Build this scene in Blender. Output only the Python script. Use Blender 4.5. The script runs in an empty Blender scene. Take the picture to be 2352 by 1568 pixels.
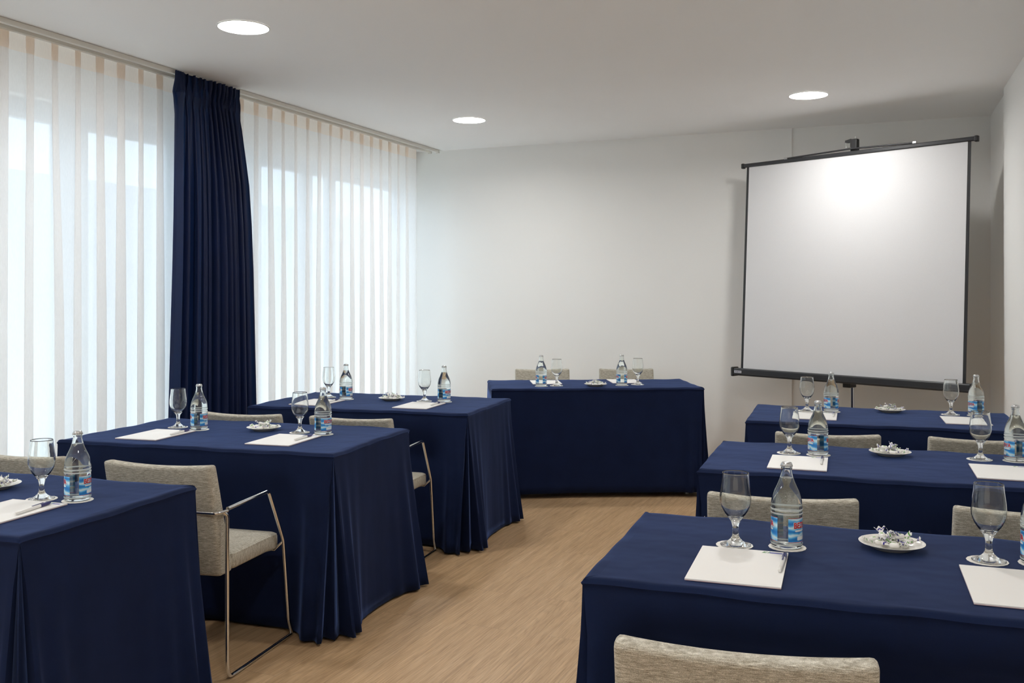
import bpy, bmesh, math, random
from mathutils import Vector, Matrix
random.seed(7)
PI = math.pi
SC = bpy.context.scene
COL = SC.collection

# ------------------------------------------------------------------ camera
cam_d = bpy.data.cameras.new('camera')
cam = bpy.data.objects.new('camera', cam_d); COL.objects.link(cam)
cam.location = (0, 0, 1.40)
YAW = math.atan(.418)
cam.rotation_euler = (PI/2, 0, YAW)
cam_d.sensor_width = 36; cam_d.lens = 2190/2352*36
cam_d.shift_y = (675-784)/2352
cam_d.clip_start = .05
SC.camera = cam
# ------------------------------------------------------------------ world
W = bpy.data.worlds.new('overcast_sky'); SC.world = W; W.use_nodes = True
bg = W.node_tree.nodes['Background']
bg.inputs[0].default_value = (.68, .82, 1.0, 1); bg.inputs[1].default_value = 1.08
bounce_sun_d = bpy.data.lights.new('sun', 'SUN'); bounce_sun_d.energy = 9; bounce_sun_d.angle = .03; bounce_sun_d.color = (.93, .97, 1)
sun = bpy.data.objects.new('sun', bounce_sun_d); COL.objects.link(sun); sun.rotation_euler = (.35, .10, 0)   # added high source; bounces off terrace and garden wall to brighten the room
# ------------------------------------------------------------------ render look
SC.view_settings.view_transform = 'Standard'; SC.view_settings.look = 'None'
SC.view_settings.gamma = 1; SC.view_settings.exposure = 1.29
SC.view_settings.use_curve_mapping = False
cy = SC.cycles
cy.use_denoising = True
cy.max_bounces = 14; cy.diffuse_bounces = 6; cy.glossy_bounces = 6
cy.transmission_bounces = 12; cy.transparent_max_bounces = 32
cy.caustics_reflective = False; cy.caustics_refractive = True
cy.sample_clamp_indirect = 4.0; cy.blur_glossy = 0
LAMP = 7.0          # radiance of the ceiling lamp diffusers
LAMP_W = 5.4        # light each lamp throws downwards
WIN_Y = [(-2.75, .78), (1.05, 4.88), (4.98, 7.80)]  # first span is the extra opening added behind the camera
for k, (a, b) in enumerate(WIN_Y):      # light portals in the window openings
    L = bpy.data.lights.new('window_portal', 'AREA'); L.shape = 'RECTANGLE'
    L.size = 2.35; L.size_y = b-a; L.cycles.is_portal = True
    o = bpy.data.objects.new('window_portal', L); COL.objects.link(o)
    o.location = (-4.47, (a+b)/2, 1.27); o.rotation_euler = (0, -PI/2, 0)

# ------------------------------------------------------------------ helpers
def link(o, parent=None):
    COL.objects.link(o)
    if parent: o.parent = parent
    return o
def obj(name, bm, m, parent=None, smooth=False, angle=None):
    me = bpy.data.meshes.new(name)
    bmesh.ops.recalc_face_normals(bm, faces=bm.faces[:]) if not getattr(bm, 'keepn', False) else None
    bm.to_mesh(me); bm.free()
    if smooth:
        for p in me.polygons: p.use_smooth = True
        if angle is not None: me.set_sharp_from_angle(angle=math.radians(angle))
    for mm in (m if isinstance(m, (list, tuple)) else [m]): me.materials.append(mm)
    return link(bpy.data.objects.new(name, me), parent)
def rawobj(name, verts, faces, m, parent=None, smooth=True, angle=None, normals=False):
    me = bpy.data.meshes.new(name); me.from_pydata(verts, [], faces); me.update()
    if normals:
        b = bmesh.new(); b.from_mesh(me); bmesh.ops.recalc_face_normals(b, faces=b.faces[:]); b.to_mesh(me); b.free()
    if smooth:
        for p in me.polygons: p.use_smooth = True
        if angle is not None: me.set_sharp_from_angle(angle=math.radians(angle))
    for mm in (m if isinstance(m, (list, tuple)) else [m]): me.materials.append(mm)
    return link(bpy.data.objects.new(name, me), parent)
def tag(o, label=None, cat=None, group=None, kind=None):
    if label: o['label'] = label
    if cat: o['category'] = cat
    if group: o['group'] = group
    if kind: o['kind'] = kind
    return o
def empty(name, loc, rz=0, label=None, cat=None, group=None):
    o = bpy.data.objects.new(name, None); COL.objects.link(o)
    o.location = loc; o.rotation_euler = (0, 0, rz); o.empty_display_size = .1
    return tag(o, label, cat, group)
def dup(root, loc, rz, label, group):
    def cp(o, parent):
        c = o.copy(); COL.objects.link(c); c.parent = parent
        for ch in list(o.children): cp(ch, c)
        return c
    r = cp(root, None); r.location = loc; r.rotation_euler = (0, 0, rz)
    r['label'] = label
    if group: r['group'] = group
    return r
def BM(): return bmesh.new()
def box(bm, x0, x1, y0, y1, z0, z1, bev=0, seg=2, mat=None):
    ps = [Vector((x, y, z)) for x in (x0, x1) for y in (y0, y1) for z in (z0, z1)]
    if mat: ps = [mat @ p for p in ps]
    v = [bm.verts.new(p) for p in ps]
    f = [(0,1,3,2),(4,6,7,5),(0,4,5,1),(2,3,7,6),(0,2,6,4),(1,5,7,3)]
    fs = [bm.faces.new([v[i] for i in q]) for q in f]
    if bev:
        es = list({e for ff in fs for e in ff.edges})
        bmesh.ops.bevel(bm, geom=es, offset=bev, segments=seg, affect='EDGES', profile=.5)
def lathe(bm, prof, n=40, cap0=True, cap1=True, cx=0, cy=0):
    rings = []
    for r, z in prof:
        if r < 1e-6: rings.append([bm.verts.new((cx, cy, z))])
        else: rings.append([bm.verts.new((cx+r*math.cos(2*PI*i/n), cy+r*math.sin(2*PI*i/n), z)) for i in range(n)])
    for a, b in zip(rings, rings[1:]):
        for i in range(n):
            j = (i+1) % n
            if len(a) == 1 and len(b) == 1: continue
            if len(a) == 1: bm.faces.new((a[0], b[i], b[j]))
            elif len(b) == 1: bm.faces.new((a[i], b[0], a[j]))
            else: bm.faces.new((a[i], a[j], b[j], b[i]))
    if cap0 and len(rings[0]) > 1: bm.faces.new(rings[0])
    if cap1 and len(rings[-1]) > 1: bm.faces.new(rings[-1])
def rounded_path(pts, rad, seg=6):
    out = [Vector(pts[0])]
    for i in range(1, len(pts)-1):
        p, a, b = Vector(pts[i]), Vector(pts[i-1]), Vector(pts[i+1])
        u, w = (a-p).normalized(), (b-p).normalized()
        r = min(rad, (a-p).length*.45, (b-p).length*.45)
        s, e = p+u*r, p+w*r
        for k in range(seg+1):
            t = k/seg
            out.append(s*(1-t)**2 + p*2*t*(1-t) + e*t*t)
    out.append(Vector(pts[-1]))
    return out
def tube(bm, pts, r, n=12, cap=True):
    pts = [Vector(p) for p in pts]
    t0 = (pts[1]-pts[0]).normalized()
    nrm = t0.cross(Vector((0, 0, 1)))
    if nrm.length < .1: nrm = t0.cross(Vector((1, 0, 0)))
    nrm.normalize(); rings = []
    for i, p in enumerate(pts):
        if i == 0: t = (pts[1]-pts[0])
        elif i == len(pts)-1: t = pts[-1]-pts[-2]
        else: t = (pts[i+1]-p).normalized() + (p-pts[i-1]).normalized()
        t.normalize()
        nrm = (nrm - t*nrm.dot(t)).normalized(); bn = t.cross(nrm)
        rr = r[i] if isinstance(r, (list, tuple)) else r
        rings.append([bm.verts.new(p + (nrm*math.cos(2*PI*k/n)+bn*math.sin(2*PI*k/n))*rr) for k in range(n)])
    for a, b in zip(rings, rings[1:]):
        for k in range(n): bm.faces.new((a[k], a[(k+1) % n], b[(k+1) % n], b[k]))
    if cap: bm.faces.new(rings[0]); bm.faces.new(rings[-1])

# ------------------------------------------------------------------ materials
class NT:
    def __init__(s, name):
        s.m = bpy.data.materials.new(name); s.m.use_nodes = True; s.t = s.m.node_tree
        s.b = s.t.nodes['Principled BSDF']; s.out = s.t.nodes['Material Output']
    def n(s, kind, **kw):
        nd = s.t.nodes.new(kind)
        for k, v in kw.items():
            if k.startswith('i_'):
                nd.inputs[k[2:].replace('_', ' ')].default_value = v
            else: setattr(nd, k, v)
        return nd
    def l(s, a, b): s.t.links.new(a, b)
    def coords(s, kind='Object', scale=(1, 1, 1), rot=(0, 0, 0)):
        c = s.n('ShaderNodeTexCoord'); mp = s.n('ShaderNodeMapping')
        mp.inputs['Scale'].default_value = scale; mp.inputs['Rotation'].default_value = rot
        s.l(c.outputs[kind], mp.inputs['Vector']); return mp.outputs[0]
    def noise(s, vec, scale, detail=3, rough=.5):
        nd = s.n('ShaderNodeTexNoise'); nd.inputs['Scale'].default_value = scale
        nd.inputs['Detail'].default_value = detail; nd.inputs['Roughness'].default_value = rough
        s.l(vec, nd.inputs['Vector']); return nd.outputs['Fac']
    def ramp(s, fac, stops):
        r = s.n('ShaderNodeValToRGB'); e = r.color_ramp.elements
        while len(e) < len(stops): e.new(.5)
        for el, (p, c) in zip(e, stops): el.position = p; el.color = (*c, 1)
        s.l(fac, r.inputs[0]); return r.outputs[0]
    def mix(s, fac, a, b, mode='MIX'):
        m = s.n('ShaderNodeMix', data_type='RGBA', blend_type=mode)
        for sock, v in ((m.inputs[0], fac), (m.inputs[6], a), (m.inputs[7], b)):
            if isinstance(v, bpy.types.NodeSocket): s.l(v, sock)
            elif isinstance(v, tuple): sock.default_value = (*v, 1)
            else: sock.default_value = v
        return m.outputs[2]
    def bump(s, h, strength, dist, prev=None):
        b = s.n('ShaderNodeBump'); b.inputs['Strength'].default_value = strength
        b.inputs['Distance'].default_value = dist; s.l(h, b.inputs['Height'])
        if prev: s.l(prev, b.inputs['Normal'])
        return b.outputs[0]
def simple(name, col, rough=.5, metal=0, spec=.5):
    t = NT(name); t.b.inputs['Base Color'].default_value = (*col, 1)
    t.b.inputs['Roughness'].default_value = rough; t.b.inputs['Metallic'].default_value = metal
    t.b.inputs['Specular IOR Level'].default_value = spec
    return t.m
def paint(name, col, bump=.05):
    t = NT(name); v = t.coords('Object', (1, 1, 1))
    c = t.ramp(t.noise(v, 1.2, 2), [(.3, tuple(x*.985 for x in col)), (.7, col)])
    t.l(c, t.b.inputs['Base Color']); t.b.inputs['Roughness'].default_value = .75
    t.b.inputs['Specular IOR Level'].default_value = .25
    t.l(t.bump(t.noise(v, 160, 2), bump, .002), t.b.inputs['Normal']); return t.m
M = {}
M['wall'] = paint('wall_paint', (.89, .89, .87))
M['ceil'] = paint('ceiling_paint', (.92, .92, .915))
M['frame'] = simple('window_frame_white', (.62, .66, .70), .4)
M['track'] = simple('curtain_track_ivory', (.74, .72, .66), .4)
M['chrome'] = simple('polished_chrome', (.74, .75, .76), .10, 1)
M['steel'] = simple('brushed_steel', (.55, .55, .55), .3, 1)
M['black'] = simple('black_satin', (.016, .016, .017), .45)
M['charcoal'] = simple('charcoal_powder_coat', (.028, .029, .032), .38)
M['tabletop'] = simple('table_laminate', (.55, .53, .48), .4)
M['porcelain'] = simple('white_porcelain', (.80, .775, .72), .18)
M['coaster'] = simple('coaster_paper', (.82, .80, .75), .8)
M['paper'] = simple('pad_paper', (.84, .83, .81), .7, spec=.3)
M['pink'] = simple('pad_binding', (.62, .45, .47), .7)
M['green'] = simple('print_green', (.09, .28, .07), .5)
M['violet'] = simple('print_violet', (.10, .10, .38), .5)
M['faint'] = simple('faint_print', (.66, .66, .66), .7)
M['pen_white'] = simple('pen_white_plastic', (.80, .79, .76), .25)
M['pen_navy'] = simple('pen_navy_plastic', (.03, .03, .14), .3)
M['red'] = simple('label_red', (.62, .015, .02), .4)
M['white'] = simple('label_white', (.85, .86, .86), .45)
M['sticker'] = simple('sticker_silver', (.62, .62, .68), .4)
M['stickink'] = simple('sticker_ink', (.07, .07, .10), .4)
M['trimring'] = simple('lamp_trim', (.82, .82, .80), .4)

def mk_floor():
    t = NT('oak_plank_floor'); v = t.coords('Object', (1, 1, 1), (0, 0, PI/2))
    br = t.n('ShaderNodeTexBrick'); t.l(v, br.inputs['Vector'])
    br.offset = .37; br.inputs['Scale'].default_value = 1
    br.inputs['Brick Width'].default_value = 1.22; br.inputs['Row Height'].default_value = .195
    br.inputs['Mortar Size'].default_value = .0009; br.inputs['Mortar Smooth'].default_value = .3
    br.inputs['Color1'].default_value = (0, 0, 0, 1); br.inputs['Color2'].default_value = (1, 1, 1, 1)
    br.inputs['Mortar'].default_value = (.5, .5, .5, 1); br.inputs['Bias'].default_value = 0
    # per-plank shift of the grain
    add = t.n('ShaderNodeVectorMath', operation='MULTIPLY_ADD')
    t.l(br.outputs['Color'], add.inputs[0]); add.inputs[1].default_value = (7.3, 3.1, 5)
    t.l(v, add.inputs[2])
    mp = t.n('ShaderNodeMapping'); mp.inputs['Scale'].default_value = (.9, 13, 1); t.l(add.outputs[0], mp.inputs[0])
    g1 = t.noise(mp.outputs[0], 3.2, 7, .66)
    mp2 = t.n('ShaderNodeMapping'); mp2.inputs['Scale'].default_value = (2.6, 120, 1); t.l(add.outputs[0], mp2.inputs[0])
    g2 = t.noise(mp2.outputs[0], 3, 4, .6)
    # cathedral figure
    mp3 = t.n('ShaderNodeMapping'); mp3.inputs['Scale'].default_value = (.55, 5.5, 1); t.l(add.outputs[0], mp3.inputs[0])
    wv = t.n('ShaderNodeTexWave'); wv.wave_type = 'RINGS'; wv.rings_direction = 'Z'
    wv.inputs['Scale'].default_value = 5; wv.inputs['Distortion'].default_value = 5
    wv.inputs['Detail'].default_value = 3; wv.inputs['Detail Scale'].default_value = 1.2
    t.l(mp3.outputs[0], wv.inputs['Vector'])
    base = t.ramp(g1, [(.25, (.42, .265, .135)), (.5, (.59, .39, .215)), (.78, (.72, .51, .31))])
    fine = t.mix(.55, base, t.ramp(g2, [(.3, (.45, .42, .40)), (.6, (1, 1, 1))]), 'MULTIPLY')
    fig = t.mix(.20, fine, t.ramp(wv.outputs['Color'], [(.0, (.5, .45, .4)), (.35, (1, 1, 1))]), 'MULTIPLY')
    pl = t.mix(.5, fig, t.ramp(br.outputs['Color'], [(0, (.90, .885, .87)), (1, (1.0, 1.0, 1.0))]), 'MULTIPLY')
    mo = t.mix(br.outputs['Fac'], pl, (.30, .20, .12))
    t.l(mo, t.b.inputs['Base Color'])
    t.l(t.ramp(g2, [(.2, (.46,)*3), (.8, (.36,)*3)]), t.b.inputs['Roughness'])
    t.l(t.bump(g2, .18, .0015), t.b.inputs['Normal']); return t.m
M['floor'] = mk_floor()

def mk_cloth():
    t = NT('navy_tablecloth'); v = t.coords('Object', (1, 1, 1))
    vw = t.coords('Object', (1, 1, .4))
    n1 = t.noise(v, 900, 2); n2 = t.noise(v, 7, 4, .6)
    c = t.ramp(n2, [(.3, (.0048, .0112, .042)), (.7, (.0062, .0142, .053))])
    c = t.mix(.35, c, t.ramp(n1, [(.3, (.6, .6, .6)), (.7, (1.25, 1.25, 1.25))]), 'MULTIPLY')
    t.l(c, t.b.inputs['Base Color']); t.b.inputs['Roughness'].default_value = .85
    t.b.inputs['Specular IOR Level'].default_value = .16
    t.b.inputs['Sheen Weight'].default_value = .38; t.b.inputs['Sheen Roughness'].default_value = .30
    t.b.inputs['Sheen Tint'].default_value = (.24, .40, 1.0, 1)
    b1 = t.bump(t.noise(vw, 3.2, 3, .5), .35, .03)
    t.l(t.bump(n1, .12, .001, b1), t.b.inputs['Normal']); return t.m
M['cloth'] = mk_cloth()
def mk_drape():
    t = NT('navy_drape_fabric'); v = t.coords('Object', (1, 1, 1))
    c = t.ramp(t.noise(v, 5, 3), [(.3, (.0035, .009, .042)), (.7, (.0045, .012, .055))])
    t.l(c, t.b.inputs['Base Color']); t.b.inputs['Roughness'].default_value = .55
    t.b.inputs['Specular IOR Level'].default_value = .3
    t.b.inputs['Sheen Weight'].default_value = .08; t.b.inputs['Sheen Tint'].default_value = (.2, .4, 1, 1)
    tr = t.n('ShaderNodeBsdfTranslucent'); tr.inputs[0].default_value = (.01, .07, .22, 1)
    mx = t.n('ShaderNodeMixShader'); mx.inputs[0].default_value = .10
    t.l(t.b.outputs[0], mx.inputs[1]); t.l(tr.outputs[0], mx.inputs[2]); t.l(mx.outputs[0], t.out.inputs[0]); return t.m
M['drape'] = mk_drape()
def mk_sheer(name, col, transp, tcol=None):
    t = NT(name); v = t.coords('Object', (1, 1, 1))
    d = t.n('ShaderNodeBsdfDiffuse'); d.inputs[0].default_value = (*col, 1)
    tr = t.n('ShaderNodeBsdfTranslucent'); tr.inputs[0].default_value = (*(tcol or col), 1)
    m1 = t.n('ShaderNodeMixShader'); m1.inputs[0].default_value = .60
    t.l(d.outputs[0], m1.inputs[1]); t.l(tr.outputs[0], m1.inputs[2])
    tp = t.n('ShaderNodeBsdfTransparent')
    m2 = t.n('ShaderNodeMixShader')
    # weave: fine thread pattern modulates how see-through the voile is
    vv = t.coords('Object', (1, 1, .15)); nz = t.noise(vv, 260, 2)
    mr = t.n('ShaderNodeMapRange'); t.l(nz, mr.inputs[0]); mr.inputs[1].default_value = .3; mr.inputs[2].default_value = .7
    mr.inputs[3].default_value = transp-.02; mr.inputs[4].default_value = transp+.02
    t.l(mr.outputs[0], m2.inputs[0]); t.l(m1.outputs[0], m2.inputs[1]); t.l(tp.outputs[0], m2.inputs[2])
    t.l(m2.outputs[0], t.out.inputs[0]); return t.m
M['sheer'] = mk_sheer('sheer_voile', (.975, .955, .94), .20)
M['sheerhead'] = mk_sheer('sheer_heading', (.94, .85, .77), .14)
def mk_uphol(name, sc):
    t = NT(name); v = t.coords('Object', sc); v1 = t.coords('Object', (1, 1, 1))
    a = t.noise(v, 10, 4, .62); w = t.noise(v1, 650, 1)
    c = t.ramp(a, [(.28, (.235, .205, .152)), (.45, (.42, .385, .31)), (.58, (.58, .545, .46)), (.72, (.78, .75, .66))])
    c = t.mix(.6, c, t.ramp(w, [(.35, (.5, .5, .5)), (.65, (1.25, 1.25, 1.25))]), 'MULTIPLY')
    t.l(c, t.b.inputs['Base Color']); t.b.inputs['Roughness'].default_value = .9
    t.b.inputs['Specular IOR Level'].default_value = .15
    t.b.inputs['Sheen Weight'].default_value = .15
    t.l(t.bump(w, .5, .0015, t.bump(a, .25, .002)), t.b.inputs['Normal']); return t.m
M['uph_back'] = mk_uphol('chenille_back', (5, 5, 55))
M['uph_seat'] = mk_uphol('chenille_seat', (12, 50, 6))
def glassmat(name, col, ior, rough=0):
    t = NT(name); b = t.b; b.inputs['Base Color'].default_value = (*col, 1); b.inputs['Roughness'].default_value = rough
    b.inputs['IOR'].default_value = ior; b.inputs['Transmission Weight'].default_value = 1; return t.m
M['glass'] = glassmat('clear_glass', (.985, 1, .99), 1.47)
M['bglass'] = glassmat('bottle_glass', (.97, .995, .985), 1.47)
M['water'] = glassmat('water', (.985, 1, .995), 1.33)
def mk_pane():
    t = NT('window_glass'); t.t.nodes.remove(t.b)
    g = t.n('ShaderNodeBsdfGlossy'); g.inputs['Roughness'].default_value = .02
    tp = t.n('ShaderNodeBsdfTransparent'); tp.inputs[0].default_value = (.93, .96, .96, 1)
    lw = t.n('ShaderNodeLayerWeight'); pw = t.n('ShaderNodeMath', operation='POWER'); t.l(lw.outputs['Facing'], pw.inputs[0]); pw.inputs[1].default_value = 4
    fr = t.n('ShaderNodeMath', operation='MULTIPLY_ADD'); t.l(pw.outputs[0], fr.inputs[0]); fr.inputs[1].default_value = .5; fr.inputs[2].default_value = .03
    m = t.n('ShaderNodeMixShader'); t.l(fr.outputs[0], m.inputs[0]); t.l(tp.outputs[0], m.inputs[1]); t.l(g.outputs[0], m.inputs[2])
    t.l(m.outputs[0], t.out.inputs[0]); return t.m
M['pane'] = mk_pane()
def mk_frost():
    t = NT('frosted_band'); d = t.n('ShaderNodeBsdfTranslucent'); d.inputs[0].default_value = (.9, .93, .92, 1)
    d2 = t.n('ShaderNodeBsdfDiffuse'); d2.inputs[0].default_value = (.9, .93, .92, 1)
    a = t.n('ShaderNodeMixShader'); t.l(d.outputs[0], a.inputs[1]); t.l(d2.outputs[0], a.inputs[2])
    tp = t.n('ShaderNodeBsdfTransparent'); m = t.n('ShaderNodeMixShader'); m.inputs[0].default_value = .25
    t.l(a.outputs[0], m.inputs[1]); t.l(tp.outputs[0], m.inputs[2]); t.l(m.outputs[0], t.out.inputs[0]); return t.m
M['frost'] = mk_frost()
def mk_label():
    t = NT('bottle_label_blue'); v = t.coords('UV', (1, 1, 1))
    wv = t.n('ShaderNodeTexWave'); wv.wave_type = 'BANDS'; wv.bands_direction = 'Y'
    wv.inputs['Scale'].default_value = .55; wv.inputs['Distortion'].default_value = 7
    wv.inputs['Detail'].default_value = 2; wv.inputs['Detail Scale'].default_value = 1.4
    t.l(v, wv.inputs['Vector'])
    c = t.ramp(wv.outputs['Color'], [(.0, (.02, .20, .58)), (.4, (.08, .42, .78)), (.75, (.28, .62, .86)), (1, (.68, .84, .92))])
    t.l(c, t.b.inputs['Base Color']); t.b.inputs['Roughness'].default_value = .35; return t.m
M['label'] = mk_label()
def mk_emit():
    t = NT('lamp_diffuser'); b = t.b
    b.inputs['Base Color'].default_value = (.9, .9, .9, 1)
    b.inputs['Emission Color'].default_value = (1.0, .98, .945, 1); b.inputs['Emission Strength'].default_value = LAMP
    return t.m
M['emit'] = mk_emit()
def mk_screen():
    t = NT('projection_fabric'); v = t.coords('Object', (1, 1, 1))
    t.l(t.ramp(t.noise(v, 700, 1), [(.3, (.70, .70, .71)), (.7, (.75, .75, .76))]), t.b.inputs['Base Color'])
    t.b.inputs['Roughness'].default_value = .6; t.b.inputs['Specular IOR Level'].default_value = .3; return t.m
M['screen'] = mk_screen()
def mk_candy(name, stripe):
    t = NT(name); tc = t.n('ShaderNodeTexCoord'); sp = t.n('ShaderNodeSeparateXYZ'); t.l(tc.outputs['Object'], sp.inputs[0])
    def band(sock, lo, hi):
        a = t.n('ShaderNodeMath', operation='GREATER_THAN'); t.l(sock, a.inputs[0]); a.inputs[1].default_value = lo
        b = t.n('ShaderNodeMath', operation='LESS_THAN'); t.l(sock, b.inputs[0]); b.inputs[1].default_value = hi
        m = t.n('ShaderNodeMath', operation='MULTIPLY'); t.l(a.outputs[0], m.inputs[0]); t.l(b.outputs[0], m.inputs[1]); return m.outputs[0]
    ab = t.n('ShaderNodeMath', operation='ABSOLUTE'); t.l(sp.outputs[0], ab.inputs[0])
    f = band(ab.outputs[0], .0215, .0248)
    sq = t.n('ShaderNodeMath', operation='MULTIPLY'); t.l(band(sp.outputs[0], -.004, .004), sq.inputs[0]); t.l(band(sp.outputs[1], -.003, .003), sq.inputs[1])
    c = t.mix(f, (.82, .81, .78), stripe); c = t.mix(sq.outputs[0], c, (.25, .42, .14))
    t.l(c, t.b.inputs['Base Color']); t.b.inputs['Roughness'].default_value = .28
    t.b.inputs['Transmission Weight'].default_value = 0.0; return t.m
M['candy_g'] = mk_candy('sweet_wrapper_green_stripe', (.10, .30, .05))
M['candy_b'] = mk_candy('sweet_wrapper_blue_stripe', (.05, .04, .30))
M['outside'] = simple('outside_render', (.50, .53, .56), .9)
M['paving'] = simple('outside_paving', (.60, .60, .58), .9)

# ================================================================== room shell
ZC = 2.72; XW = -4.30; YB = 7.86
def struct(name, bm, m, parent=None, smooth=False):
    o = obj(name, bm, m, parent, smooth)
    if parent is None: o['kind'] = 'structure'
    return o
RX0, RX1 = .547, .900      # right wall x at y=7.86 and y=-3 (it runs slightly out of square)
def rx(y): return RX0 + (YB-y)/(YB+3)*(RX1-RX0)
b = BM(); box(b, XW-.3, 1.2, -3.2, YB+.3, -.12, 0); struct('floor', b, M['floor'])
b = BM(); box(b, XW-.3, 1.2, -3.2, YB+.3, ZC, ZC+.15); struct('ceiling', b, M['ceil'])
# back wall: the part right of the vertical seam steps back slightly
xs = -.872
b = BM(); box(b, XW-.3, xs, YB, YB+.2, 0, ZC); box(b, xs, 1.0, YB+.012, YB+.2, 0, ZC); struct('wall_back', b, M['wall'])
# right wall, its nearer part stands proud of the far part
b = BM(); ye = 6.86
for (ya, yb_, off) in ((ye, YB+.012, 0), (-3.0, ye, -.028)):
    p = [(rx(ya)+off, ya), (1.15, ya), (1.15, yb_), (rx(yb_)+off, yb_)]
    v0 = [b.verts.new((x, y, 0)) for x, y in p]; v1 = [b.verts.new((x, y, ZC)) for x, y in p]
    b.faces.new(v0[::-1]); b.faces.new(v1)
    for i in range(4): b.faces.new((v0[i], v0[(i+1) % 4], v1[(i+1) % 4], v1[i]))
struct('wall_right', b, M['wall'])
b = BM(); box(b, XW-.3, 1.15, -3.2, -3.0, 0, ZC); struct('wall_front', b, M['wall'])
# left wall: two openings plus an unseen one added for fill light
b = BM(); x0, x1 = XW-.26, XW; zt = 2.45; zb = .10
ys = [-3.0] + [y for w in WIN_Y for y in w] + [YB]
for i in range(0, len(ys), 2): box(b, x0, x1, ys[i], ys[i+1], 0, ZC)
for (a, c) in WIN_Y: box(b, x0, x1, a, c, zt, ZC); box(b, x0, x1, a, c, 0, zb)
struct('wall_left', b, M['wall'])
def window(name, a, c, mull):
    b = BM(); f = .055; xa, xb = XW-.16, XW-.09
    box(b, xa, xb, a, c, zt-f, zt, .004); box(b, xa, xb, a, c, zb, zb+f, .004)
    box(b, xa, xb, a, a+f, zb+f, zt-f, .004); box(b, xa, xb, c-f, c, zb+f, zt-f, .004)
    for (m0, m1) in mull: box(b, xa, xb+.01, m0, m1, zb+f, zt-f, .004)
    fr = struct(name, b, M['frame'])
    edges = [a+f] + [y for m_ in mull for y in m_] + [c-f]
    for i in range(0, len(edges), 2):
        s = BM(); y0, y1 = edges[i]+.002, edges[i+1]-.002; g = .05
        for q in ((y0, y1, zt-f-g, zt-f-.002), (y0, y1, zb+f+.002, zb+f+g), (y0, y0+g*.7, zb+f+g, zt-f-g), (y1-g*.7, y1, zb+f+g, zt-f-g)):
            box(s, xa+.01, xb-.012, *q, .003)
        sash = obj('sash', s, M['frame'], fr)
        p = BM(); box(p, xa+.03, xa+.036, y0+g*.7, y1-g*.7, zb+f+g, zt-f-g); obj('pane', p, M['pane'], sash)
window('fill_window', *WIN_Y[0], [(-1.6, -1.52), (-.45, -.37)])  # extra window out of view, put in to let more daylight in
window('window_1', *WIN_Y[1], [(2.05, 2.13), (3.02, 3.10), (3.96, 4.12)])
window('window_2', *WIN_Y[2], [(5.66, 5.72), (6.31, 6.37), (6.66, 6.70)])
b = BM(); box(b, -12, XW-.3, -6, 13, -.25, -.13); o = struct('terrace_floor', b, M['paving'])
b = BM(); box(b, -6.3, -6.1, -5, 12, -.13, 2.32); o = struct('wall_garden', b, M['outside'])

# ================================================================== curtain track
t_ = empty('curtain_track', (-4.05, 4.0, ZC), 0, 'ivory double curtain track fixed along the ceiling above the windows', 'curtain track')
for nm, xx, yy0, yy1 in (('front_rail', .05, -2.4, 3.79), ('rear_rail', -.03, -2.4, 3.77)):
    b = BM(); box(b, xx-.013, xx+.013, yy0-3.0+2.0, yy1, -.026, -.001, .002); obj(nm, b, M['track'], t_)
for xx in (.05, -.03):
    b = BM(); box(b, xx-.015, xx+.015, 3.795, 3.815, -.03, -.001, .003); obj('end_stop', b, M['track'], t_)

# ================================================================== curtains
def smooth(t): t = max(0, min(1, t)); return t*t*(3-2*t)
def sheer(y0, y1, name, label, per=.15, seed=1, xbase=-4.10, gather=None):
    rnd = random.Random(seed); n = int(round((y1-y0)/per)); ntot = n*28
    ph = [rnd.uniform(-.15, .15) for _ in range(n+2)]; drift = [rnd.uniform(-.025, .025) for _ in range(n+2)]
    aw = [rnd.uniform(2.3, 3.0) for _ in range(n+2)]
    zs = [ZC-.022, ZC-.055, ZC-.085, ZC-.110, ZC-.16, 2.45, 2.25, 1.95, 1.6, 1.25, .9, .6, .3, .02]
    verts, idx = [], {}
    for iz, z in enumerate(zs):
        h = smooth((ZC-.11-z)/1.6)
        for i in range(ntot+1):
            t = i/28.; k = min(int(t), n-1); fr = t-int(t) if i < ntot else 1
            w0 = 1-smooth(fr); dr = drift[k]*w0 + drift[k+1]*(1-w0); aa = aw[k]*w0+aw[k+1]*(1-w0)
            aa = aa*(.85+.15*h) if z < ZC-.1 else aa*.9
            y = y0 + per*(t - aa*math.sin(2*PI*t)/(2*PI)) + dr*h
            if gather: y = gather(y, z)
            amp = .0065 + .002*smooth((ZC-.08-z)/.08) + .011*h
            x = xbase + amp*math.cos(2*PI*t) + .008*h*math.sin(2.3*t+seed)
            verts.append((x, y, z))
    row = ntot+1
    def faces(r0, r1):
        return [(r*row+i, r*row+i+1, (r+1)*row+i+1, (r+1)*row+i) for r in range(r0, r1) for i in range(ntot)]
    root = empty(name, (0, 0, 0), 0, label, 'curtain', 'white sheer curtains')
    my = (y0+y1)/2; root.location = (xbase, my, 0)
    vv = [(x-xbase, y-my, z) for x, y, z in verts]
    def part(nm, r0, r1, m):
        a, c = r0*row, (r1+1)*row
        rawobj(nm, vv[a:c], [tuple(j-a for j in f) for f in faces(r0, r1)], m, root)
    part('heading', 0, 3, M['sheerhead']); part('panel', 3, len(zs)-1, M['sheer'])
def gl(y, z):      # the near sheer's free edge swings back from the track end towards the bottom
    e = 4.47
    if y > e-.45:
        return y - .0*(1-z/2.7)
    return y
sheer(1.25, 4.55, 'sheer_curtain', 'white sheer pleated curtain hanging left of the navy drape', seed=3)
sheer(-2.60, .85, 'sheer_curtain', 'white sheer pleated curtain at the added fill window behind the camera', seed=5)
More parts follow.
